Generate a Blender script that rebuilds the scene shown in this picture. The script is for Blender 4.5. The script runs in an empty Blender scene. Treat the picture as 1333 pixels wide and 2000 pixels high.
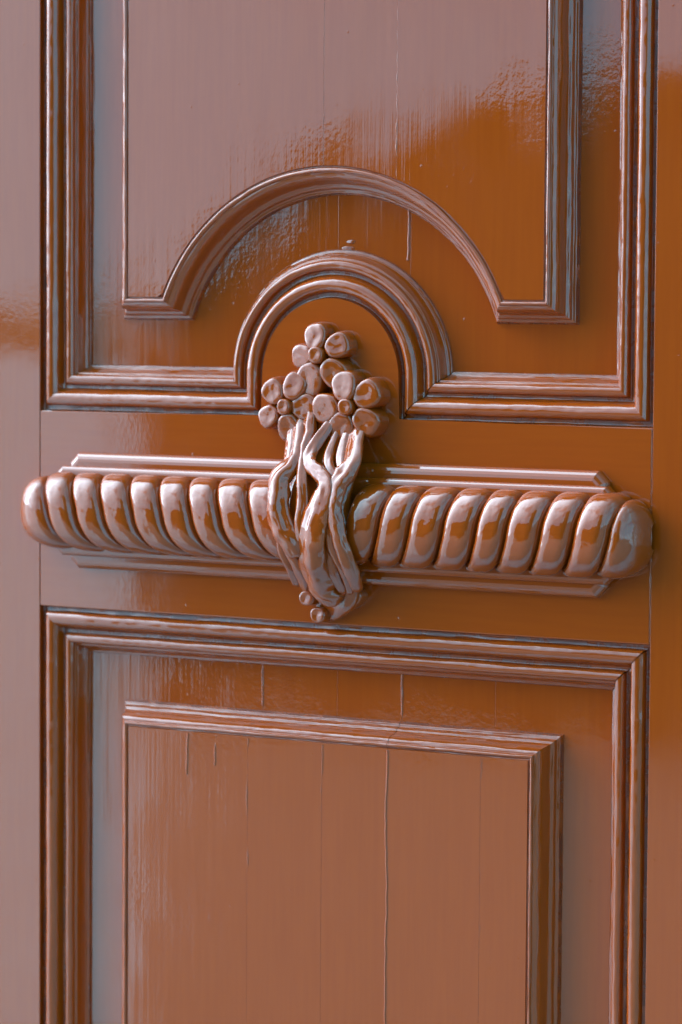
import bpy, bmesh, math, random
from mathutils import Vector, Matrix, noise

random.seed(7)
sc = bpy.context.scene
COL = sc.collection
Z0 = 1.12            # height in metres of the lower edge of the upper panel opening
XC = 240.0           # centre line of the leaf in millimetres


def W(x, z, h):
    """door millimetres (x right, z up, h proud of the stile face) -> metres"""
    return ((x - XC) / 1000.0, -h / 1000.0, z / 1000.0 + Z0)


# ------------------------------------------------------------------ camera
cam_d = bpy.data.cameras.new('camera')
cam = bpy.data.objects.new('camera', cam_d)
COL.objects.link(cam)
sc.camera = cam
right = Vector((0.86951, 0.49387, 0.00657))
down = Vector((0.03926, -0.05584, -0.99767))
fwd = Vector((-0.49236, 0.86774, -0.06794))
m = Matrix((right, -down, -fwd)).transposed().to_4x4()
m.translation = Vector(W(1333.14, 86.03, 1910.25))
cam.matrix_world = m
cam_d.sensor_fit = 'VERTICAL'
cam_d.sensor_height = 36.0
cam_d.sensor_width = 24.0
cam_d.lens = 113.4
cam_d.clip_start = 0.05
cam_d.clip_end = 6000
cam_d.dof.use_dof = True
cam_d.dof.focus_distance = 2.15
cam_d.dof.aperture_fstop = 6.3

# ------------------------------------------------------------------ sky, sun, exposure
SUN_EL, SUN_AZ = math.radians(27), math.radians(277)   # azimuth clockwise from +Y seen from above
world = bpy.data.worlds.new('World')
sc.world = world
world.use_nodes = True
wn = world.node_tree
bg = wn.nodes['Background']
sky = wn.nodes.new('ShaderNodeTexSky')
sky.sky_type = 'NISHITA'
sky.sun_disc = False
sky.sun_elevation = SUN_EL
sky.sun_rotation = SUN_AZ
sky.air_density = 0.4
sky.dust_density = 0.0
sky.ozone_density = 6.0
# broken bright cloud over the whole dome
wtc = wn.nodes.new('ShaderNodeTexCoord')
wmap = wn.nodes.new('ShaderNodeMapping')
wmap.inputs['Scale'].default_value = (1.6, 1.6, 3.2)
wn.links.new(wtc.outputs['Generated'], wmap.inputs[0])
wno = wn.nodes.new('ShaderNodeTexNoise')
wno.inputs['Scale'].default_value = 1.5
wno.inputs['Detail'].default_value = 2.0
wn.links.new(wmap.outputs[0], wno.inputs['Vector'])
wra = wn.nodes.new('ShaderNodeMapRange')
wra.inputs[1].default_value = 0.20
wra.inputs[2].default_value = 0.55
wra.clamp = True
wn.links.new(wno.outputs[0], wra.inputs[0])
wmx = wn.nodes.new('ShaderNodeMix')
wmx.data_type = 'RGBA'
wn.links.new(wra.outputs[0], wmx.inputs['Factor'])
wn.links.new(sky.outputs[0], wmx.inputs['A'])
# cloud is brightest round the sun
wdot = wn.nodes.new('ShaderNodeVectorMath')
wdot.operation = 'DOT_PRODUCT'
wn.links.new(wtc.outputs['Generated'], wdot.inputs[0])
wdot.inputs[1].default_value = (math.sin(SUN_AZ) * math.cos(SUN_EL), math.cos(SUN_AZ) * math.cos(SUN_EL), math.sin(SUN_EL))
wmx0 = wn.nodes.new('ShaderNodeMath')
wmx0.operation = 'MAXIMUM'
wn.links.new(wdot.outputs['Value'], wmx0.inputs[0])
wmx0.inputs[1].default_value = 0.0
wpw = wn.nodes.new('ShaderNodeMath')
wpw.operation = 'POWER'
wn.links.new(wmx0.outputs[0], wpw.inputs[0])
wpw.inputs[1].default_value = 4.0
wgl = wn.nodes.new('ShaderNodeVectorMath')
wgl.operation = 'SCALE'
wgl.inputs[0].default_value = (52, 66, 78)
wn.links.new(wpw.outputs[0], wgl.inputs['Scale'])
wsc = wn.nodes.new('ShaderNodeVectorMath')
wsc.operation = 'ADD'
wsc.inputs[0].default_value = (1.5, 6.2, 9.2)
wn.links.new(wgl.outputs[0], wsc.inputs[1])
wn.links.new(wsc.outputs[0], wmx.inputs['B'])
wn.links.new(wmx.outputs['Result'], bg.inputs[0])
bg.inputs[1].default_value = 0.15
sun_d = bpy.data.lights.new('sun', 'SUN')
sun = bpy.data.objects.new('sun', sun_d)
COL.objects.link(sun)
sun_d.energy = 5.0
sun_d.angle = math.radians(0.5)
sun_d.color = (1.0, 0.95, 0.88)
sd = Vector((math.sin(SUN_AZ) * math.cos(SUN_EL), math.cos(SUN_AZ) * math.cos(SUN_EL), math.sin(SUN_EL)))
sun.rotation_euler = (-sd).to_track_quat('-Z', 'Y').to_euler()
sun.location = sd * 30
sc.view_settings.view_transform = 'Standard'
sc.view_settings.look = 'None'
sc.view_settings.gamma = 1.0
sc.view_settings.use_curve_mapping = False
sc.view_settings.exposure = 0.60
sc.cycles.diffuse_bounces = 1
sc.cycles.glossy_bounces = 3
sc.cycles.max_bounces = 4


# ------------------------------------------------------------------ materials
def new_mat(name):
    mt = bpy.data.materials.new(name)
    mt.use_nodes = True
    nt = mt.node_tree
    return mt, nt, nt.nodes['Principled BSDF']


def nd(nt, kind, **kw):
    n = nt.nodes.new(kind)
    for k, v in kw.items():
        if k in n.inputs:
            n.inputs[k].default_value = v
        else:
            setattr(n, k, v)
    return n


def scaled_noise(nt, coord, scale, detail=2.0, rough=0.5):
    mp = nd(nt, 'ShaderNodeMapping')
    mp.inputs['Scale'].default_value = scale
    nt.links.new(coord, mp.inputs['Vector'])
    n = nd(nt, 'ShaderNodeTexNoise', Scale=1.0, Detail=detail, Roughness=rough)
    nt.links.new(mp.outputs[0], n.inputs['Vector'])
    return n.outputs[0]


def math_n(nt, op, a, b=None, c=None):
    n = nd(nt, 'ShaderNodeMath', operation=op)
    for i, s in enumerate((a, b, c)):
        if s is None:
            continue
        if isinstance(s, (int, float)):
            n.inputs[i].default_value = s
        else:
            nt.links.new(s, n.inputs[i])
    return n.outputs[0]


def ramp(nt, val, lo, hi):
    n = nd(nt, 'ShaderNodeMapRange')
    n.inputs[1].default_value = lo
    n.inputs[2].default_value = hi
    n.clamp = True
    n.interpolation_type = 'SMOOTHSTEP'
    nt.links.new(val, n.inputs[0])
    return n.outputs[0]


PAINT = (0.40, 0.054, 0.003, 1)


def paint(name, grain='z', warp=0.25, peel=0.018, brush=0.026, rough=(0.03, 0.08), cmul=1.0, lump=0.0):
    """thick brown gloss paint brushed over wood: long brush strokes along `grain`, orange peel, slow sag"""
    mt, nt, p = new_mat(name)
    tc = nd(nt, 'ShaderNodeTexCoord').outputs['Object']
    # colour: slow variation of the coat and a few paler streaks along the grain
    v = scaled_noise(nt, tc, (260, 260, 14) if grain == 'z' else (14, 260, 260), 4.0, 0.6)
    mixc = nd(nt, 'ShaderNodeMix', data_type='RGBA')
    nt.links.new(ramp(nt, v, 0.3, 0.7), mixc.inputs['Factor'])
    mixc.inputs['A'].default_value = (PAINT[0] * 0.97 * cmul, PAINT[1] * 0.95 * cmul, PAINT[2] * 0.97 * cmul, 1)
    mixc.inputs['B'].default_value = (PAINT[0] * 1.03 * cmul, PAINT[1] * 1.05 * cmul, PAINT[2] * 1.03 * cmul, 1)
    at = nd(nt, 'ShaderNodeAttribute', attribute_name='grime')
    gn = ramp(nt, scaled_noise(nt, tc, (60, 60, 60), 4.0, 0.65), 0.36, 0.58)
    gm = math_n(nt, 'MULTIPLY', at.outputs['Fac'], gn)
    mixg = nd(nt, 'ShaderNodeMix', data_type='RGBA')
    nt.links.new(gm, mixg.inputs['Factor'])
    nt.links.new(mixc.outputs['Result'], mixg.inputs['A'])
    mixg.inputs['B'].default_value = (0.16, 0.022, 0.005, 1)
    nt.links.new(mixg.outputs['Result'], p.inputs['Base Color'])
    # gloss: patches where the coat has dulled
    rv = scaled_noise(nt, tc, (14, 14, 8), 5.0, 0.65)
    rr = ramp(nt, rv, 0.38, 0.68)
    rmap = nd(nt, 'ShaderNodeMapRange')
    rmap.inputs[3].default_value = rough[0]
    rmap.inputs[4].default_value = rough[1]
    nt.links.new(rr, rmap.inputs[0])
    nt.links.new(math_n(nt, 'MULTIPLY_ADD', gm, 0.4, rmap.outputs[0]), p.inputs['Roughness'])
    p.inputs['IOR'].default_value = 1.75
    # relief, all in millimetres
    s_slow = scaled_noise(nt, tc, (9, 9, 6), 2.0, 0.5)
    s_peel = scaled_noise(nt, tc, (330, 330, 260), 2.0, 0.55)
    sc_b = (520, 520, 9) if grain == 'z' else (9, 520, 520)
    s_brush = scaled_noise(nt, tc, sc_b, 3.0, 0.6)
    sc_m = (120, 120, 5) if grain == 'z' else (5, 120, 120)
    s_wood = scaled_noise(nt, tc, sc_m, 2.0, 0.5)
    patch = ramp(nt, scaled_noise(nt, tc, (11, 11, 7), 3.0, 0.6), 0.36, 0.66)
    patch2 = ramp(nt, scaled_noise(nt, tc, (8, 8, 12), 3.0, 0.6), 0.42, 0.62)
    vor = nd(nt, 'ShaderNodeTexVoronoi', Scale=48.0)
    nt.links.new(tc, vor.inputs['Vector'])
    nib = math_n(nt, 'MULTIPLY', ramp(nt, vor.outputs['Distance'], 0.055, 0.01), 0.06)
    h = math_n(nt, 'MULTIPLY', s_slow, warp)
    h = math_n(nt, 'MULTIPLY_ADD', math_n(nt, 'MULTIPLY', s_peel, math_n(nt, 'ADD', math_n(nt, 'MULTIPLY', patch2, 1.0), 0.25)), peel, h)
    h = math_n(nt, 'MULTIPLY_ADD', math_n(nt, 'MULTIPLY', s_brush, math_n(nt, 'ADD', patch, 0.2)), brush, h)
    h = math_n(nt, 'MULTIPLY_ADD', s_wood, brush * 1.6, h)
    h = math_n(nt, 'ADD', nib, h)
    if lump:
        h = math_n(nt, 'MULTIPLY_ADD', scaled_noise(nt, tc, (95, 95, 95), 2.0, 0.5), lump, h)
    bp = nd(nt, 'ShaderNodeBump', Strength=1.0, Distance=0.001)
    nt.links.new(h, bp.inputs['Height'])
    nt.links.new(bp.outputs[0], p.inputs['Normal'])
    return mt


M_V = paint('gloss_paint_upright', 'z')
M_H = paint('gloss_paint_crosswise', 'x')
M_PANEL = paint('gloss_paint_board', 'z', warp=0.8, peel=0.036, brush=0.036, rough=(0.03, 0.08))
M_MOULD_V = paint('gloss_paint_moulding_upright', 'z', warp=0.2, peel=0.035, brush=0.014, rough=(0.02, 0.05))
M_MOULD_H = paint('gloss_paint_moulding_crosswise', 'x', warp=0.2, peel=0.035, brush=0.014, rough=(0.02, 0.05))
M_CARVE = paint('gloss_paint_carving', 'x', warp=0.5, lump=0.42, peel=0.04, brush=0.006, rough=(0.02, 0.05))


def plain(name, col, rough=0.9, var=0.15, scale=3.0):
    mt, nt, p = new_mat(name)
    tc = nd(nt, 'ShaderNodeTexCoord').outputs['Object']
    v = scaled_noise(nt, tc, (scale,) * 3, 5.0, 0.6)
    mx = nd(nt, 'ShaderNodeMix', data_type='RGBA')
    nt.links.new(v, mx.inputs['Factor'])
    mx.inputs['A'].default_value = tuple(c * (1 - var) for c in col) + (1,)
    mx.inputs['B'].default_value = tuple(c * (1 + var) for c in col) + (1,)
    nt.links.new(mx.outputs['Result'], p.inputs['Base Color'])
    p.inputs['Roughness'].default_value = rough
    return mt


M_PAVE = plain('pale_stone_paving', (0.22, 0.40, 0.46), 0.8)
M_ROAD = plain('worn_asphalt', (0.11, 0.11, 0.11), 0.9)
M_WALL = plain('dark_brick', (0.028, 0.016, 0.011), 0.9)
M_RENDER = plain('wall_render', (0.45, 0.42, 0.38), 0.9)
M_HEDGE = plain('hedge_leaf', (0.04, 0.05, 0.025), 0.9)


# ------------------------------------------------------------------ mesh helpers
def link(name, verts, faces, mat, parent=None, smooth=True):
    me = bpy.data.meshes.new(name)
    me.from_pydata(verts, [], faces)
    me.update()
    o = bpy.data.objects.new(name, me)
    COL.objects.link(o)
    me.materials.append(mat)
    if smooth:
        me.polygons.foreach_set('use_smooth', [True] * len(me.polygons))
    if parent:
        o.parent = parent
    return o


def from_bm(name, bm, mat, parent=None, smooth=False):
    bmesh.ops.recalc_face_normals(bm, faces=bm.faces)
    me = bpy.data.meshes.new(name)
    bm.to_mesh(me)
    bm.free()
    o = bpy.data.objects.new(name, me)
    COL.objects.link(o)
    me.materials.append(mat)
    if smooth:
        me.polygons.foreach_set('use_smooth', [True] * len(me.polygons))
    if parent:
        o.parent = parent
    return o


def grid_faces(nu, nv, wrap_u=False, flip=False):
    f = []
    for i in range(nu if wrap_u else nu - 1):
        for j in range(nv - 1):
            a, b = i * nv + j, ((i + 1) % nu) * nv + j
            q = (a, b, b + 1, a + 1)
            f.append(q[::-1] if flip else q)
    return f


def slab(name, outline, h_front, h_back, mat, parent, bevel=0.8):
    """a flat board: outline in millimetres, counter-clockwise seen from the front"""
    bm = bmesh.new()
    fv = [bm.verts.new(W(x, z, h_front)) for x, z in outline]
    bv = [bm.verts.new(W(x, z, h_back)) for x, z in outline]
    front = bm.faces.new(fv)
    n = len(outline)
    for i in range(n):
        bm.faces.new((fv[(i + 1) % n], fv[i], bv[i], bv[(i + 1) % n]))
    bm.faces.new(bv[::-1])
    if bevel:
        bmesh.ops.bevel(bm, geom=list(front.edges), offset=bevel / 1000.0, segments=3, profile=0.5, affect='EDGES')
    return from_bm(name, bm, mat, parent)


def nz(x, z, s, seed=0.0):
    return noise.noise(Vector((x * s, z * s, seed)))


def set_grime(o, vals):
    a = o.data.attributes.new('grime', 'FLOAT', 'POINT')
    a.data.foreach_set('value', vals)


def sweep(name, pos, profile, stations, mat, parent, seed=0.0, amp=0.22, dirt=()):
    """profile: (u, h) points; pos(u, t) -> (x, z).  The paint makes the ridges slightly uneven."""
    verts = []
    npf = len(profile)
    for i in range(stations + 1):
        t = i / stations
        for k, (u, h) in enumerate(profile):
            edge = 0.0 if k in (0, npf - 1) else 1.0
            x, z = pos(u, t)
            wob = amp * (nz(x, z, 0.018, seed + k * 0.13) + 0.55 * nz(x, z, 0.055, seed + 5 + k * 0.22)
                         + 0.40 * nz(x, z, 0.15, seed + 9 + k * 0.3) + 0.22 * nz(x, z, 0.34, seed + 15 + k * 0.35))
            wobu = amp * 0.9 * (nz(x, z, 0.03, seed + 31 + k * 0.1) + 0.5 * nz(x, z, 0.10, seed + 37 + k * 0.2))
            x, z = pos(u + wobu * edge, t)
            verts.append(W(x, z, h + wob * edge))
    o = link(name, verts, grid_faces(stations + 1, npf), mat, parent)
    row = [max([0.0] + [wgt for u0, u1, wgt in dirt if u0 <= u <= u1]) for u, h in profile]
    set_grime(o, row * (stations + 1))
    return o


def smooth_profile(pts, n=44):
    """Catmull-Rom through (u,h) points; a repeated point is a sharp arris"""
    out = []
    m_ = len(pts)
    per = max(2, n // (m_ - 1))
    for i in range(m_ - 1):
        p0, p1, p2, p3 = pts[max(i - 1, 0)], pts[i], pts[i + 1], pts[min(i + 2, m_ - 1)]
        for j in range(per):
            t = j / per
            out.append(tuple(0.5 * ((2 * b) + (c - a) * t + (2 * a - 5 * b + 4 * c - d) * t * t + (3 * b - a - 3 * c + d) * t ** 3)
                             for a, b, c, d in zip(p0, p1, p2, p3)))
    out.append(pts[-1])
    return out


def P2(a, b, t):
    return (a[0] + (b[0] - a[0]) * t, a[1] + (b[1] - a[1]) * t)


# ------------------------------------------------------------------ ground and unseen surroundings, added for the gloss paint to mirror
def sheet(name, pts, z, mat):
    o = link(name, [(x, y, z) for x, y in pts], [tuple(range(len(pts)))], mat, None, False)
    o['kind'] = 'structure'
    return o


sheet('paving', [(-2500, -2500), (2500, -2500), (2500, 2500), (-2500, 2500)], 0.0, M_PAVE)
sheet('road', [(-0.55, -0.6), (-4.48, -6.6), (9, -6.6), (9, -0.6)], 0.006, M_ROAD)


def box_bm(bm, x0, x1, y0, y1, z0, z1):
    vs = [bm.verts.new(p) for p in ((x0, y0, z0), (x1, y0, z0), (x1, y1, z0), (x0, y1, z0),
                                    (x0, y0, z1), (x1, y0, z1), (x1, y1, z1), (x0, y1, z1))]
    for f in ((0, 3, 2, 1), (4, 5, 6, 7), (0, 1, 5, 4), (1, 2, 6, 5), (2, 3, 7, 6), (3, 0, 4, 7)):
        bm.faces.new([vs[i] for i in f])


def wall_run(bm, pts, y0, y1, zlo):
    """a straight wall whose top follows (x, height) points"""
    rows_ = [[bm.verts.new(q) for q in ((x, y1, zlo if zlo < 0.5 else t_ - 0.07), (x, y1, t_), (x, y0, t_), (x, y0, zlo if zlo < 0.5 else t_ - 0.07))] for x, t_ in pts]
    for a_, b_ in zip(rows_, rows_[1:]):
        for i_ in range(4):
            k_ = (i_ + 1) % 4
            bm.faces.new((a_[i_], b_[i_], b_[k_], a_[k_]))
    bm.faces.new(rows_[0])
    bm.faces.new(rows_[-1][::-1])


bm = bmesh.new()
wall_run(bm, [(-4.02, 0.95), (-3.75, 1.22), (-3.3, 1.50), (-2.6, 1.70), (0.0, 1.74)], -6.2, -5.9, 0.0)
gw = from_bm('garden_wall', bm, M_WALL)
gw['label'] = 'added low dark wall, seen only as the dark band mirrored in the gloss paint'
gw['category'] = 'wall'
gw['kind'] = 'thing'
bm = bmesh.new()
wall_run(bm, [(-4.08, 1.023), (-3.75, 1.313), (-3.3, 1.593), (-2.6, 1.793), (0.0, 1.833)], -6.24, -5.86, 1.0)
from_bm('coping', bm, M_WALL, gw)
bm = bmesh.new()
box_bm(bm, 0.02, 3.4, -10.0, -6.2, 0.0, 5.4)
oh = from_bm('house', bm, M_WALL)
oh['label'] = 'tall dark house front mirrored in the right sides of the carving'
oh['category'] = 'house'
oh['kind'] = 'thing'
bm = bmesh.new()
vs = [bm.verts.new(q) for q in ((-0.2, -5.9, 5.4), (3.6, -5.9, 5.4), (3.6, -8.1, 6.9), (-0.2, -8.1, 6.9), (-0.2, -10.3, 5.4), (3.6, -10.3, 5.4))]
for f in ((0, 1, 2, 3), (3, 2, 5, 4), (0, 3, 4), (1, 5, 2), (0, 4, 5, 1)):
    bm.faces.new([vs[q] for q in f])
from_bm('roof', bm, M_WALL, oh)
bm = bmesh.new()
hx = [-70 + i * 1.5 for i in range(41)]
rows = []
for x in hx:
    t_ = 0.80 + 0.10 * noise.noise(Vector((x * 0.4, 3.0, 0)))
    rows.append([bm.verts.new(q) for q in ((x, -50.0, 0.0), (x, -50.05, t_ * 0.7), (x, -50.4, t_), (x, -50.9, t_ * 0.9), (x, -51.2, 0.0))])
for a_, b_ in zip(rows, rows[1:]):
    for i in range(4):
        bm.faces.new((a_[i], b_[i], b_[i + 1], a_[i + 1]))
hd = from_bm('hedge', bm, M_HEDGE, None, True)
hd['label'] = 'far low hedge mirrored as a thin dark band in the left stile'
hd['category'] = 'hedge'
hd['kind'] = 'thing'

# house front round the door, added out of view to keep the sun off
bm = bmesh.new()
box_bm(bm, -6.0, -0.505, 0.03, 0.30, 0.0, 3.0)
box_bm(bm, 0.505, 6.0, 0.03, 0.30, 0.0, 3.0)
box_bm(bm, -0.505, 0.505, 0.03, 0.30, 2.14, 3.0)
hw = from_bm('shading_house_wall', bm, M_RENDER)
hw['kind'] = 'structure'

# ------------------------------------------------------------------ the door leaf
door = bpy.data.objects.new('panelled_door', None)
COL.objects.link(door)
door['label'] = 'glossy brown painted wooden door with moulded panels and a carved rope handle'
door['category'] = 'door'
door['kind'] = 'thing'

TOP, BOT = 1010.0, -1110.0
UP_TOP, LOW_TOP, LOW_BOT = 860.0, -141.0, -930.0
REC = -17.0
FW = 33.5            # width of the frame moulding
CX, CZ = 239.5, 28.5  # centre of the arches
TAB_R = 53.5

slab('stile', [(-260, BOT), (-0.35, BOT), (-0.35, TOP), (-260, TOP)], 0, -45, M_V, door, 0.4)
slab('stile', [(480.35, BOT), (740, BOT), (740, TOP), (480.35, TOP)], 0, -45, M_V, door, 0.4)
arc = [(CX + TAB_R * math.cos(a), CZ + TAB_R * math.sin(a)) for a in [math.pi * i / 60 for i in range(61)]]
slab('rail', [(0, LOW_TOP), (480, LOW_TOP), (480, 0), (CX + TAB_R, 0)] + arc + [(CX - TAB_R, 0), (0, 0)], 0, -45, M_H, door, 0.9)
slab('rail', [(0, UP_TOP), (480, UP_TOP), (480, TOP), (0, TOP)], 0, -45, M_H, door)
slab('rail', [(0, BOT), (480, BOT), (480, LOW_BOT), (0, LOW_BOT)], 0, -45, M_H, door)

# frame moulding: outer groove, big bead, groove, small bead, slope down to the panel
FRAME = smooth_profile([(0.15, -2.6), (0.4, -4.6), (1.4, -5.2), (3.2, -5.0), (4.0, -4.4), (4.3, -2.0), (5.2, -0.4), (7.0, 0.9), (9.2, 1.2), (11.4, 0.6), (13.2, -1.0),
                        (14.4, -3.4), (15.2, -5.8), (16.0, -7.2), (17.2, -7.6), (18.9, -7.2), (19.4, -5.2), (19.7, -3.8), (21.0, -2.6), (23.0, -2.2), (24.8, -2.8), (25.8, -4.2),
                        (26.1, -6.0), (26.6, -6.7), (27.5, -7.0), (28.0, -8.0), (28.9, -10.8), (30.2, -13.6), (30.8, -14.2), (31.2, -14.8), (32.6, -15.3), (33.1, -16.0), (FW, REC - 0.8)], 98)


def straight(a, b):
    """a(u), b(u): the two mitred ends for profile offset u"""
    return lambda u, t: P2(a(u), b(u), t)


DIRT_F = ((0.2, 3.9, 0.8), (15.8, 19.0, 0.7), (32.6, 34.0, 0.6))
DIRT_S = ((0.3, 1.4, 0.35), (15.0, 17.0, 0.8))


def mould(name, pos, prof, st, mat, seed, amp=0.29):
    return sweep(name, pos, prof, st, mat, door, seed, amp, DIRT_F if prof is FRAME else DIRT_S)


L, R_ = 0.0, 480.0
g = 0.45    # open mitre
mould('moulding', straight(lambda u: (L + u, 0 + u), lambda u: (L + u, UP_TOP - u)), FRAME, 340, M_MOULD_V, 1)
mould('moulding', straight(lambda u: (R_ - u, UP_TOP - u), lambda u: (R_ - u, 0 + u)), FRAME, 340, M_MOULD_V, 2)
mould('moulding', straight(lambda u: (L + u, UP_TOP - u), lambda u: (R_ - u, UP_TOP - u)), FRAME, 100, M_MOULD_H, 3)
mould('moulding', straight(lambda u: (CX - TAB_R - u, u), lambda u: (L + u, u)), FRAME, 90, M_MOULD_H, 4)
mould('moulding', straight(lambda u: (R_ - u, u), lambda u: (CX + TAB_R + u + 2 * g, u)), FRAME, 90, M_MOULD_H, 5)


def hood(u, t):
    r = TAB_R + u
    legs = CZ - u           # the straight legs below the half circle
    tot = math.pi * r + 2 * max(legs, 0)
    s = t * tot
    lg = max(legs, 0)
    base = CZ - lg if legs > 0 else CZ
    if s < lg:
        return (CX + r, base + s)
    s -= lg
    if s <= math.pi * r:
        a0 = math.asin(max(-1, min(1, (-legs) / r))) if legs < 0 else 0.0
        a = a0 + (math.pi - 2 * a0) * (s / (math.pi * r))
        return (CX + r * math.cos(a), CZ + r * math.sin(a))
    s -= math.pi * r
    return (CX - r, CZ - s)


mould('arched_moulding', hood, FRAME, 190, M_MOULD_H, 6)
mould('moulding', straight(lambda u: (L + u, LOW_BOT + u), lambda u: (L + u, LOW_TOP - u)), FRAME, 320, M_MOULD_V, 7)
mould('moulding', straight(lambda u: (R_ - u, LOW_TOP - u - 2 * g), lambda u: (R_ - u, LOW_BOT + u)), FRAME, 320, M_MOULD_V, 8)
mould('moulding', straight(lambda u: (L + u, LOW_TOP - u), lambda u: (R_ - u, LOW_TOP - u)), FRAME, 200, M_MOULD_H, 9)
mould('moulding', straight(lambda u: (R_ - u, LOW_BOT + u), lambda u: (L + u, LOW_BOT + u)), FRAME, 100, M_MOULD_H, 10)

slab('light_stop_board', [(-258, BOT + 2), (738, BOT + 2), (738, TOP - 2), (-258, TOP - 2)], -46, -58, M_V, door)  # added behind the leaf to block sun leaking through the cracks

# panel boards at the sunk level and the raised fields, split where the planks have opened
JU = [0.0, 236.0, 292.5, 480.0]
JL = [0.0, 178.0, 237.6, 288.6, 360.0, 480.0]


def board_rows(joints, z0, z1, seed):
    for i in range(len(joints) - 1):
        gj = 0.02
        a, b = joints[i] + gj, joints[i + 1] - gj
        slab('board', [(a, z0), (b, z0), (b, z1), (a, z1)], REC + 0.10 * nz(i, seed, 3.1), REC - 10, M_PANEL, door, 0.16)


board_rows(JU, 2, UP_TOP - 2, 3.3)
board_rows(JL, LOW_BOT + 2, LOW_TOP - 2, 8.8)

FLD = 4.0
FM = 16.5
UX0, UX1, UZ0, UZ1 = 78.0, 402.8, 82.0, UP_TOP - 80
LX0, LX1, LZ1, LZ0 = 79.0, 395.0, -222.8, LOW_BOT + 80
AR0, AR1 = 145.0, 125.0      # big arch: field edge and foot
ACZ = 27.0
SINK = smooth_profile([(-0.2, 3.9), (0.3, 3.0), (1.2, 2.9), (1.7, 4.2), (2.8, 4.6), (3.6, 4.0), (4.0, 2.6), (5.2, 2.4), (6.8, 1.2), (8.2, -1.6),
                       (9.0, -5.0), (9.6, -7.6), (10.4, -9.2), (11.8, -10.0), (12.6, -11.2), (12.9, -12.8), (13.6, -13.4), (14.9, -13.8),
                       (15.6, -15.2), (FM, REC - 0.8)], 76)


def arch_x(u, side):
    r = AR0 - u * (AR0 - AR1) / FM
    z = UZ0 - u
    return (CX + side * math.sqrt(r * r - (z - ACZ) ** 2), z)


def big_arch(u, t):
    r = AR0 - u * (AR0 - AR1) / FM
    z = UZ0 - u
    a0 = math.asin((z - ACZ) / r)
    a = (math.pi - a0) + (2 * a0 - math.pi) * t
    return (CX + r * math.cos(a), ACZ + r * math.sin(a))


mould('field_moulding', straight(lambda u: (UX0 - u, UZ1 + u), lambda u: (UX0 - u, UZ0 - u)), SINK, 290, M_MOULD_V, 21, 0.33)
mould('field_moulding', straight(lambda u: (UX1 + u, UZ0 - u), lambda u: (UX1 + u, UZ1 + u)), SINK, 290, M_MOULD_V, 22, 0.33)
mould('field_moulding', straight(lambda u: (UX1 + u, UZ1 + u), lambda u: (UX0 - u, UZ1 + u)), SINK, 80, M_MOULD_H, 23, 0.3)
mould('field_moulding', straight(lambda u: (UX0 - u, UZ0 - u), lambda u: arch_x(u, -1)), SINK, 24, M_MOULD_H, 24, 0.3)
mould('field_moulding', straight(lambda u: arch_x(u, 1), lambda u: (UX1 + u, UZ0 - u)), SINK, 24, M_MOULD_H, 25, 0.3)
mould('arched_moulding', big_arch, SINK, 220, M_MOULD_H, 26, 0.33)
mould('field_moulding', straight(lambda u: (LX0 - u, LZ1 + u), lambda u: (LX0 - u, LZ0 - u)), SINK, 290, M_MOULD_V, 27, 0.3)
mould('field_moulding', straight(lambda u: (LX1 + u, LZ0 - u), lambda u: (LX1 + u, LZ1 + u)), SINK, 290, M_MOULD_V, 28, 0.33)
mould('field_moulding', straight(lambda u: (LX0 - u, LZ0 - u), lambda u: (LX1 + u, LZ0 - u)), SINK, 80, M_MOULD_H, 29, 0.3)
cuts = [None, 178.0, 237.6, 288.6, 360.0, None]
for i in range(5):
    def end(c, side, plus):
        if c is None:
            return (lambda u: (LX1 + u, LZ1 + u)) if side > 0 else (lambda u: (LX0 - u, LZ1 + u))
        gg = 0.22 if c in (288.6,) else 0.05
        return lambda u: (c + plus * gg, LZ1 + u)
    a_, b_ = end(cuts[i], -1, 1), end(cuts[i + 1], 1, -1)
    mould('field_moulding', straight(b_, a_), SINK, 30, M_MOULD_H, 30, 0.33)


def field_boards(joints, x0, x1, z0, z1, arched, seed):
    js = [x0] + [j for j in joints if x0 < j < x1] + [x1]
    for i in range(len(js) - 1):
        a = js[i] + (0.0 if i == 0 else 0.02)
        b = js[i + 1] - (0.0 if i == len(js) - 2 else 0.02)
        pts = [(b, z1), (a, z1)]
        low = []
        n = max(2, int((b - a) / 4))
        for k in range(n + 1):
            x = a + (b - a) * k / n
            z = z0
            if arched and abs(x - CX) < AR0:
                z = max(z0, ACZ + math.sqrt(AR0 ** 2 - (x - CX) ** 2))
            low.append((x, z))
        lift = 0.12 * nz(i * 1.7, seed, 2.3)
        o = slab('board', pts + low, FLD + lift, FLD - 8, M_PANEL, door, 0.14)


field_boards(JU, UX0, UX1, UZ0, UZ1, True, 4.1)
field_boards(JL, LX0, LX1, LZ0, LZ1, False, 6.4)

# ------------------------------------------------------------------ the carved handle
BZ = -70.5           # axis of the rope bar


def plate_profile(x0, x1, zt, zb, h0, h1, rad):
    """a long block with a rounded upper arris all the way round"""
    bm = bmesh.new()
    c = 7.0
    out = [(x0 + c, zb), (x1 - c, zb), (x1, zb + c), (x1, zt - c), (x1 - c, zt), (x0 + c, zt), (x0, zt - c), (x0, zb + c)]
    fv = [bm.verts.new(W(x, z, h1)) for x, z in out]
    bv = [bm.verts.new(W(x, z, h0)) for x, z in out]
    fr = bm.faces.new(fv)
    n = len(out)
    for i in range(n):
        bm.faces.new((fv[(i + 1) % n], fv[i], bv[i], bv[(i + 1) % n]))
    bmesh.ops.bevel(bm, geom=list(fr.edges), offset=rad / 1000.0, segments=5, profile=0.5, affect='EDGES')
    return bm


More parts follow.
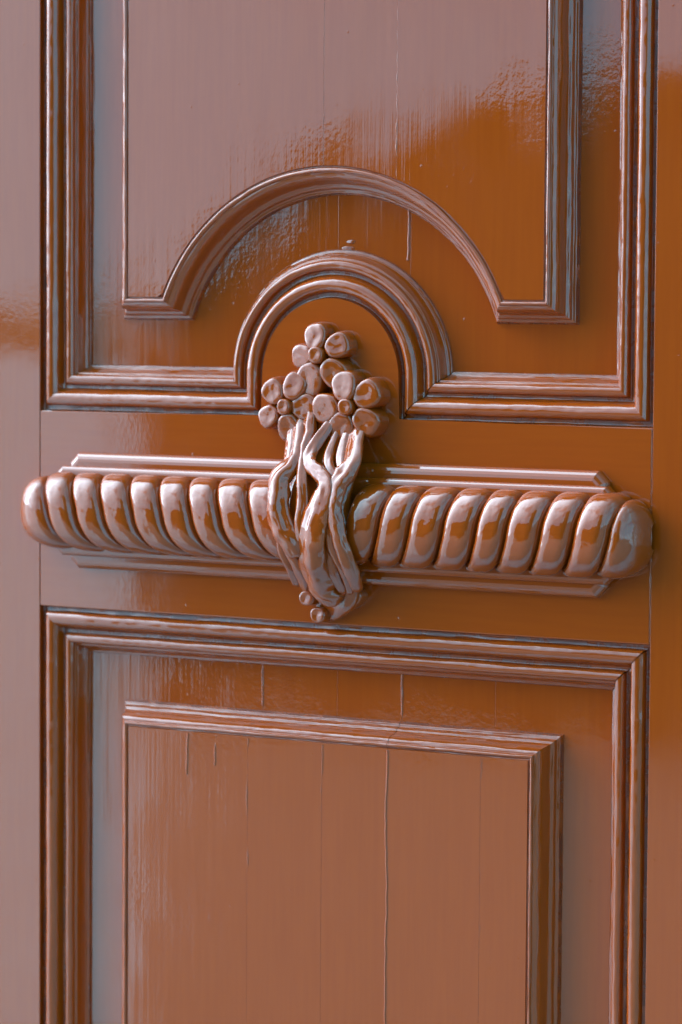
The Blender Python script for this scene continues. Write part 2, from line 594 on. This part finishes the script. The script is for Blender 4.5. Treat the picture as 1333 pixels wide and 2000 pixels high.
handle = from_bm('rope_handle', plate_profile(29, 451, -29.0, -112.0, -2, 8.0, 6.4), M_H, door)
handle['label'] = 'carved pull handle: twisted rope bar on a stepped plate with a posy of flowers'
from_bm('stepped_plate', plate_profile(20, 460, -38.5, -102.5, 5.0, 13.5, 4.0), M_H, handle)

PITCH = 24.2
SH, SZ, H0 = 26.0, 28.5, 8.5


ENDS = {1: 242.5, -1: 250.0}


def cap(x, end):
    """how full the bar is at x: rounded off at both ends"""
    d = abs(x - XC)
    run, pw = (31.0, 2.7) if end < 246 else (50.0, 2.5)
    s = (d - end + run) / (run + 0.2)
    if s <= 0:
        return 1.0
    return math.sqrt(max(0.0, 1 - min(1, s) ** pw))


def rope_lobe(x_in, side, last, wid):
    """one turn of the rope between two slanting hollows; side = +1 right half, -1 left half"""
    END = ENDS[side]
    nu, nv = 26, 40
    verts, gr = [], []
    for i in range(nu + 1):
        w = i / nu
        bul = 1.0 - abs(2 * w - 1) ** 3.4
        bul = max(0.0, bul) ** 0.60
        if last:
            bul = (1.0 - max(0.0, 1 - 2 * w) ** 3.4) ** 0.60
        for j in range(nv + 1):
            t = j / nv
            a = math.pi * (-0.06 + 1.12 * t)
            slant = (28.0 * t ** 2.3 if side > 0 else 34.0 * t ** 1.75) + 1.5 * nz(x_in, side * 9.0, 0.5) * t
            xg = x_in - slant                       # distance from the centre line
            width = wid
            if last:
                width = END - xg
            d = xg + width * w
            if last:
                d = xg + width * math.sin(w * math.pi / 2)
            x = XC + side * d
            c = cap(x, END)
            rad = (0.70 + 0.30 * bul)
            ca, sa = math.cos(a), math.sin(a)
            se = 0.80
            zz = SZ * (0.84 + 0.16 * bul) * math.copysign(abs(ca) ** se, ca) * (0.18 + 0.82 * c)
            hh = H0 * c ** 0.5 + SH * rad * math.copysign(abs(sa) ** se, sa) * c
            k = 0.6 * nz(x_in * 3.1, t * 2.0, 1.0, side * 5.0) * bul + 0.35 * nz(x * 1.0, zz * 1.0 + 77, 0.09, side * 3.0)
            verts.append(W(x, BZ + zz, hh - 1.5 + k))
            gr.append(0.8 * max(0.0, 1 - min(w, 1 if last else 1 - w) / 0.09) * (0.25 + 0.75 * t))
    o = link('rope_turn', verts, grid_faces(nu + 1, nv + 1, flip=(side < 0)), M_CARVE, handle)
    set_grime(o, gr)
    return o


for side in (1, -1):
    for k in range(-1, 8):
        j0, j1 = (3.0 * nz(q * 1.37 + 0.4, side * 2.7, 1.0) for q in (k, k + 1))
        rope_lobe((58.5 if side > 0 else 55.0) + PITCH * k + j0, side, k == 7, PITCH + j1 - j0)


def tube(name, pts, mat, parent, flat=1.0, seg=14, per=7, seed=0.0):
    """a carved stem through (x, z, h, r) points"""
    path = []
    n = len(pts)
    for i in range(n - 1):
        p0, p1, p2, p3 = pts[max(i - 1, 0)], pts[i], pts[i + 1], pts[min(i + 2, n - 1)]
        for j in range(per):
            t = j / per
            path.append([0.5 * ((2 * b) + (c - a) * t + (2 * a - 5 * b + 4 * c - d) * t * t + (3 * b - a - 3 * c + d) * t ** 3)
                         for a, b, c, d in zip(p0, p1, p2, p3)])
    path.append(list(pts[-1]))
    verts = []
    m_ = len(path)
    for i, (x, z, h, r) in enumerate(path):
        a, b = path[max(i - 1, 0)], path[min(i + 1, m_ - 1)]
        T = Vector((b[0] - a[0], -(b[2] - a[2]), b[1] - a[1])).normalized()
        side = T.cross(Vector((0, -1, 0)))
        if side.length < 1e-4:
            side = Vector((1, 0, 0))
        side.normalize()
        out = side.cross(T).normalized()
        if out.y > 0:
            out = -out
        endf = min(1.0, math.sqrt(min(i, m_ - 1 - i) / 2.5 + 0.05))
        for s in range(seg):
            an = 2 * math.pi * s / seg
            k = (1 + 0.16 * nz(i * 0.22, s * 0.55, 1.0, seed)) * (1 + 0.11 * math.cos(3 * an + 0.05 * i + seed) + 0.07 * math.cos(5 * an - 0.04 * i + seed))
            q = Vector(W(x, z, h)) + (side * math.cos(an) * r + out * math.sin(an) * r * flat) * endf * k / 1000.0
            verts.append(tuple(q))
    faces = [(i * seg + s, i * seg + (s + 1) % seg, (i + 1) * seg + (s + 1) % seg, (i + 1) * seg + s) for i in range(m_ - 1) for s in range(seg)]
    faces.append(tuple(range(seg)))
    faces.append(tuple(range((m_ - 1) * seg, m_ * seg))[::-1])
    bm = bmesh.new()
    me = bpy.data.meshes.new('tmp')
    me.from_pydata(verts, [], faces)
    bm.from_mesh(me)
    bpy.data.meshes.remove(me)
    return from_bm(name, bm, mat, parent, True)


# the mass of wood behind the stems, clasping the bar
tube('bouquet_core', [(246, 8, 2, 14), (246, -12, 5, 17), (247, -28, 14, 20), (246, -42, 20, 22), (246, -58, 24, 23), (247, -74, 24, 22),
                      (248, -90, 18, 20), (250, -104, 12, 21), (249, -116, 6, 21), (244, -127, 3, 15), (240, -137, 1, 6)], M_CARVE, handle, 0.36, 24, 6, 3.0)
STEMS = {
    'A': [(223.1, -4.2, 14.4, 2.8), (227.2, -21.3, 22.0, 3.2), (226.7, -31.1, 29.2, 3.6), (220.5, -40.1, 34.0, 4.4), (220.6, -51.7, 37.1, 4.8),
          (221.4, -63.0, 38.5, 4.8), (226.0, -74.7, 39.0, 4.8), (232.2, -82.7, 38.5, 4.4), (236.5, -93.1, 35.0, 3.4)],
    'B': [(220.0, -70.8, 36.5, 1.4), (223.1, -87.4, 36.0, 2.1), (225.3, -100.2, 29.5, 2.1), (226.5, -114.4, 20.0, 1.8)],
    'B2': [(225.7, -82.7, 37.8, 1.6), (231.5, -96.3, 33.2, 2.1), (233.3, -107.8, 26.0, 2.1), (232.1, -117.4, 18.0, 1.6)],
    'C': [(231.2, 2.1, 12.1, 3.0), (232.4, -8.9, 15.4, 3.2), (232.6, -17.1, 20.5, 3.2), (233.9, -25.2, 26.0, 2.8), (236.1, -34.9, 32.2, 2.8),
          (238.9, -45.2, 36.5, 2.8), (240.2, -57.5, 38.5, 2.8), (239.3, -69.9, 39.6, 2.8), (241.0, -82.6, 39.0, 2.3)],
    'D': [(246.5, -1.8, 13.9, 3.2), (240.4, -15.2, 19.9, 3.6), (238.7, -23.4, 25.3, 4.0), (241.5, -29.7, 30.0, 4.3), (249.9, -35.1, 33.6, 4.6),
          (256.3, -39.6, 36.0, 4.9), (258.9, -46.2, 38.4, 5.5), (256.5, -56.9, 40.0, 6.6), (252.4, -69.4, 40.0, 8.1), (250.2, -81.9, 39.0, 8.9),
          (247.7, -94.8, 34.6, 8.9), (247.4, -107.9, 26.4, 9.2), (250.2, -117.0, 19.5, 8.5), (258.8, -121.5, 15.0, 5.4)],
    'E': [(267.9, -9.4, 17.8, 3.5), (273.1, -26.3, 26.8, 3.9), (271.7, -34.4, 32.0, 4.2), (267.2, -41.9, 36.0, 4.2), (265.5, -51.8, 38.4, 3.9),
          (265.2, -59.9, 39.5, 3.5), (267.0, -68.8, 39.6, 3.5), (269.2, -79.4, 39.1, 3.2), (271.9, -91.1, 35.6, 3.2), (273.4, -103.0, 28.8, 3.1),
          (273.0, -115.8, 18.5, 2.2)],
    'F': [(263.2, -62.8, 38.8, 1.8), (260.9, -77.3, 38.5, 2.4), (263.8, -88.0, 36.1, 2.4), (267.0, -100.0, 29.8, 2.4), (266.9, -109.5, 23.2, 2.0),
          (265.9, -117.9, 16.8, 1.8)],
    'G': [(260.1, -79.5, 37.0, 1.8), (258.6, -94.3, 32.6, 2.3), (259.5, -105.5, 26.7, 2.3), (261.8, -117.6, 17.6, 1.8)],
    'H': [(216.6, -8.1, 14.4, 2.0), (221.0, -23.9, 22.8, 2.1), (223.6, -35.3, 30.8, 2.0)],
    'I': [(251.4, -9.2, 15.4, 2.0), (251.6, -24.0, 22.5, 2.6), (256.0, -32.2, 29.3, 2.4), (264.8, -41.6, 34.6, 2.2)],
    'J': [(259.3, -9.0, 15.4, 2.0), (261.1, -23.7, 22.5, 2.1), (266.5, -36.2, 31.4, 1.7)],
}
for i, (k, pts) in enumerate(STEMS.items()):
    if k in 'ACDEHIJ':
        x_, z_, h_, r_ = pts[0]
        pts[0] = (x_, z_, min(h_, 11.5), r_)
        pts.insert(0, (x_ + (0.8 if x_ < 245 else -0.8), z_ + 9.0, 5.0, r_))
    tube('stem', [(a, b, c - 1.0, r * {'D': 1.2, 'A': 1.75, 'E': 1.7, 'C': 1.5}.get(k, 1.6)) for a, b, c, r in pts], M_CARVE, handle, 0.55 if k == 'D' else 0.60, 28 if k == 'D' else 22, 8, i * 2.2)


def pill(name, x, z, rx, rz, h0, h1, rot=0.0, tiltx=0.0, tiltz=0.0, egg=0.0, dome=3.2, seed=0.0):
    """a carved petal: rounded outline, upright sides, softly domed face"""
    nu = 28
    rings = [(1.05, 0.0), (1.03, 0.40), (1.01, 0.66), (0.98, 0.82), (0.93, 0.92), (0.85, 0.98), (0.70, 1.0), (0.50, 0.995), (0.25, 0.98), (0.08, 0.975)]
    verts = []
    for s, tt in rings:
        for i in range(nu):
            a = 2 * math.pi * i / nu
            ca, sa = math.cos(a), math.sin(a)
            ex = math.copysign(abs(ca) ** 0.86, ca) * rx * s * (1 + egg * sa)
            ez = math.copysign(abs(sa) ** 0.86, sa) * rz * s
            dx = ex * math.cos(rot) - ez * math.sin(rot)
            dz = ex * math.sin(rot) + ez * math.cos(rot)
            h = h0 + (h1 - h0) * tt + (tiltx * dx + tiltz * dz) * tt
            k = 0.6 * nz(x + dx, z + dz + h * 0.7, 0.2, seed)
            verts.append(W(x + dx + k * 0.5, z + dz + k * 0.4, h + k))
    nr = len(rings)
    faces = [(r * nu + i, r * nu + (i + 1) % nu, (r + 1) * nu + (i + 1) % nu, (r + 1) * nu + i) for r in range(nr - 1) for i in range(nu)]
    faces.append(tuple(range((nr - 1) * nu, nr * nu)))
    o = link(name, verts, faces, M_CARVE, handle)
    return o


FLOWERS = [
    ((240.8, 43.1, 6.0, 6.0), [(239.2, 55.2, 7.0, 7.7), (256.3, 49.6, 7.0, 7.5), (228.8, 42.2, 6.0, 7.9), (253.7, 31.3, 9.4, 7.2), (234.6, 26.7, 9.4, 9.2)], -1.0, 11.5),
    ((216.5, 7.3, 5.2, 5.8), [(206.8, 17.2, 7.0, 7.4), (203.6, 0.7, 6.8, 6.4), (219.5, -6.9, 8.0, 7.2), (230.7, 7.6, 6.8, 8.6), (223.3, 21.3, 8.2, 7.0)], -1.0, 12.5),
    ((265.3, 8.5, 5.8, 5.8), [(248.7, 7.0, 8.0, 9.3), (263.3, 22.1, 9.6, 7.2), (280.3, 17.0, 7.6, 9.0), (279.6, -1.2, 8.8, 7.4), (260.7, -5.8, 10.2, 7.4)], -1.0, 13.5),
]
for fi, (cn, pets, hb, hf) in enumerate(FLOWERS):
    for pi, (x, z, rx, rz) in enumerate(pets):
        dx, dz = x - cn[0], z - cn[1]
        dl = math.hypot(dx, dz)
        rm = math.sqrt(rx * rz) * 1.24
        pill('petal', x - 5.4, z + 0.4, rm * 0.98, rm * 1.08, hb, hf + 1.6 * nz(x, z, 0.3), math.atan2(dz, dx) - math.pi / 2,
             -0.10 * dx / dl + 0.22 * nz(x, z, 0.7, 3), -0.10 * dz / dl + 0.22 * nz(x, z, 0.7, 9), 0.16, seed=fi * 7 + pi)
    pill('flower_centre', cn[0] - 5.0, cn[1] + 0.3, cn[2], cn[3], 4, hf + 3.0, seed=fi + 50)
    pill('flower_heart', cn[0] - 4.6, cn[1], 10.5, 10.5, hb, hf - 5.0, seed=fi + 80)
pill('bud', 237.2, -134.0, 6.2, 5.6, -2, 11, seed=91)
pill('leaf', 229.5, -122.6, 6.4, 5.4, -2, 13, seed=92)
pill('leaf', 262.0, -122.0, 9.0, 6.0, -2, 9, rot=0.6, seed=93)


# ------------------------------------------------------------------ paint ridges along the opened board joints, runs and blobs
def seam(x, z0, z1, h, r, seed, cover):
    """a broken wobbly bead of paint lying in a joint"""
    verts, faces = [], []
    n = int(abs(z1 - z0) / 2.5)
    prev = None
    for i in range(n + 1):
        z = z0 + (z1 - z0) * i / n
        a = nz(seed * 7.3, z, 0.02, seed) + 0.6 * nz(seed, z, 0.09, seed + 4)
        rr = r * max(0.0, min(1.0, (a + cover) * 2.2))
        rr = max(rr, 0.05)
        xo = x + 1.2 * nz(seed, z, 0.02, 1.0) + 0.6 * nz(seed, z, 0.13, 6.0)
        b = len(verts)
        for q in range(6):
            an = math.pi * q / 5
            verts.append(W(xo + rr * math.cos(an), z, h - 0.15 + rr * 0.8 * math.sin(an)))
        if prev is not None:
            for q in range(5):
                faces.append((prev + q, prev + q + 1, b + q + 1, b + q))
        prev = b
    if faces:
        link('paint_seam', verts, faces, M_CARVE, door)


seam(236.0, UZ1, 174, FLD, 0.6, 1.0, 0.10)
seam(292.5, UZ1, 164, FLD, 0.7, 2.0, 0.22)
seam(290.5, 142, 108, REC, 0.9, 3.0, 0.6)
seam(288.6, LZ1 - 1, LZ0, FLD, 0.85, 4.0, 0.55)
seam(237.6, LZ1 - 1, LZ0, FLD, 0.6, 5.0, 0.12)
seam(178.0, LZ1 - 1, LZ1 - 90, FLD, 0.7, 6.0, 0.15)
seam(360.0, LZ1 - 1, LZ0, FLD, 0.5, 7.0, 0.0)
seam(177.5, -172, -203, REC, 0.9, 8.0, 0.6)
seam(288.6, -172, -203, REC, 0.9, 9.0, 0.4)
seam(480.0, -2, -139, 0, 0.6, 10.0, 0.05)
seam(128.0, LZ1 - 1, LZ1 - 30, FLD, 0.9, 11.0, 0.6)
seam(151.0, LZ1 - 1, LZ1 - 22, FLD, 0.8, 12.0, 0.6)
for x, z, rx, rz, h0, h1 in [(246, 120.5, 3.4, 1.2, REC - 1, REC + 0.4), (244, 116.0, 5.0, 1.8, REC - 1, REC + 0.7)]:
    o = pill('paint_blob', x, z, rx, rz, h0, h1, seed=x)
    o.parent = door
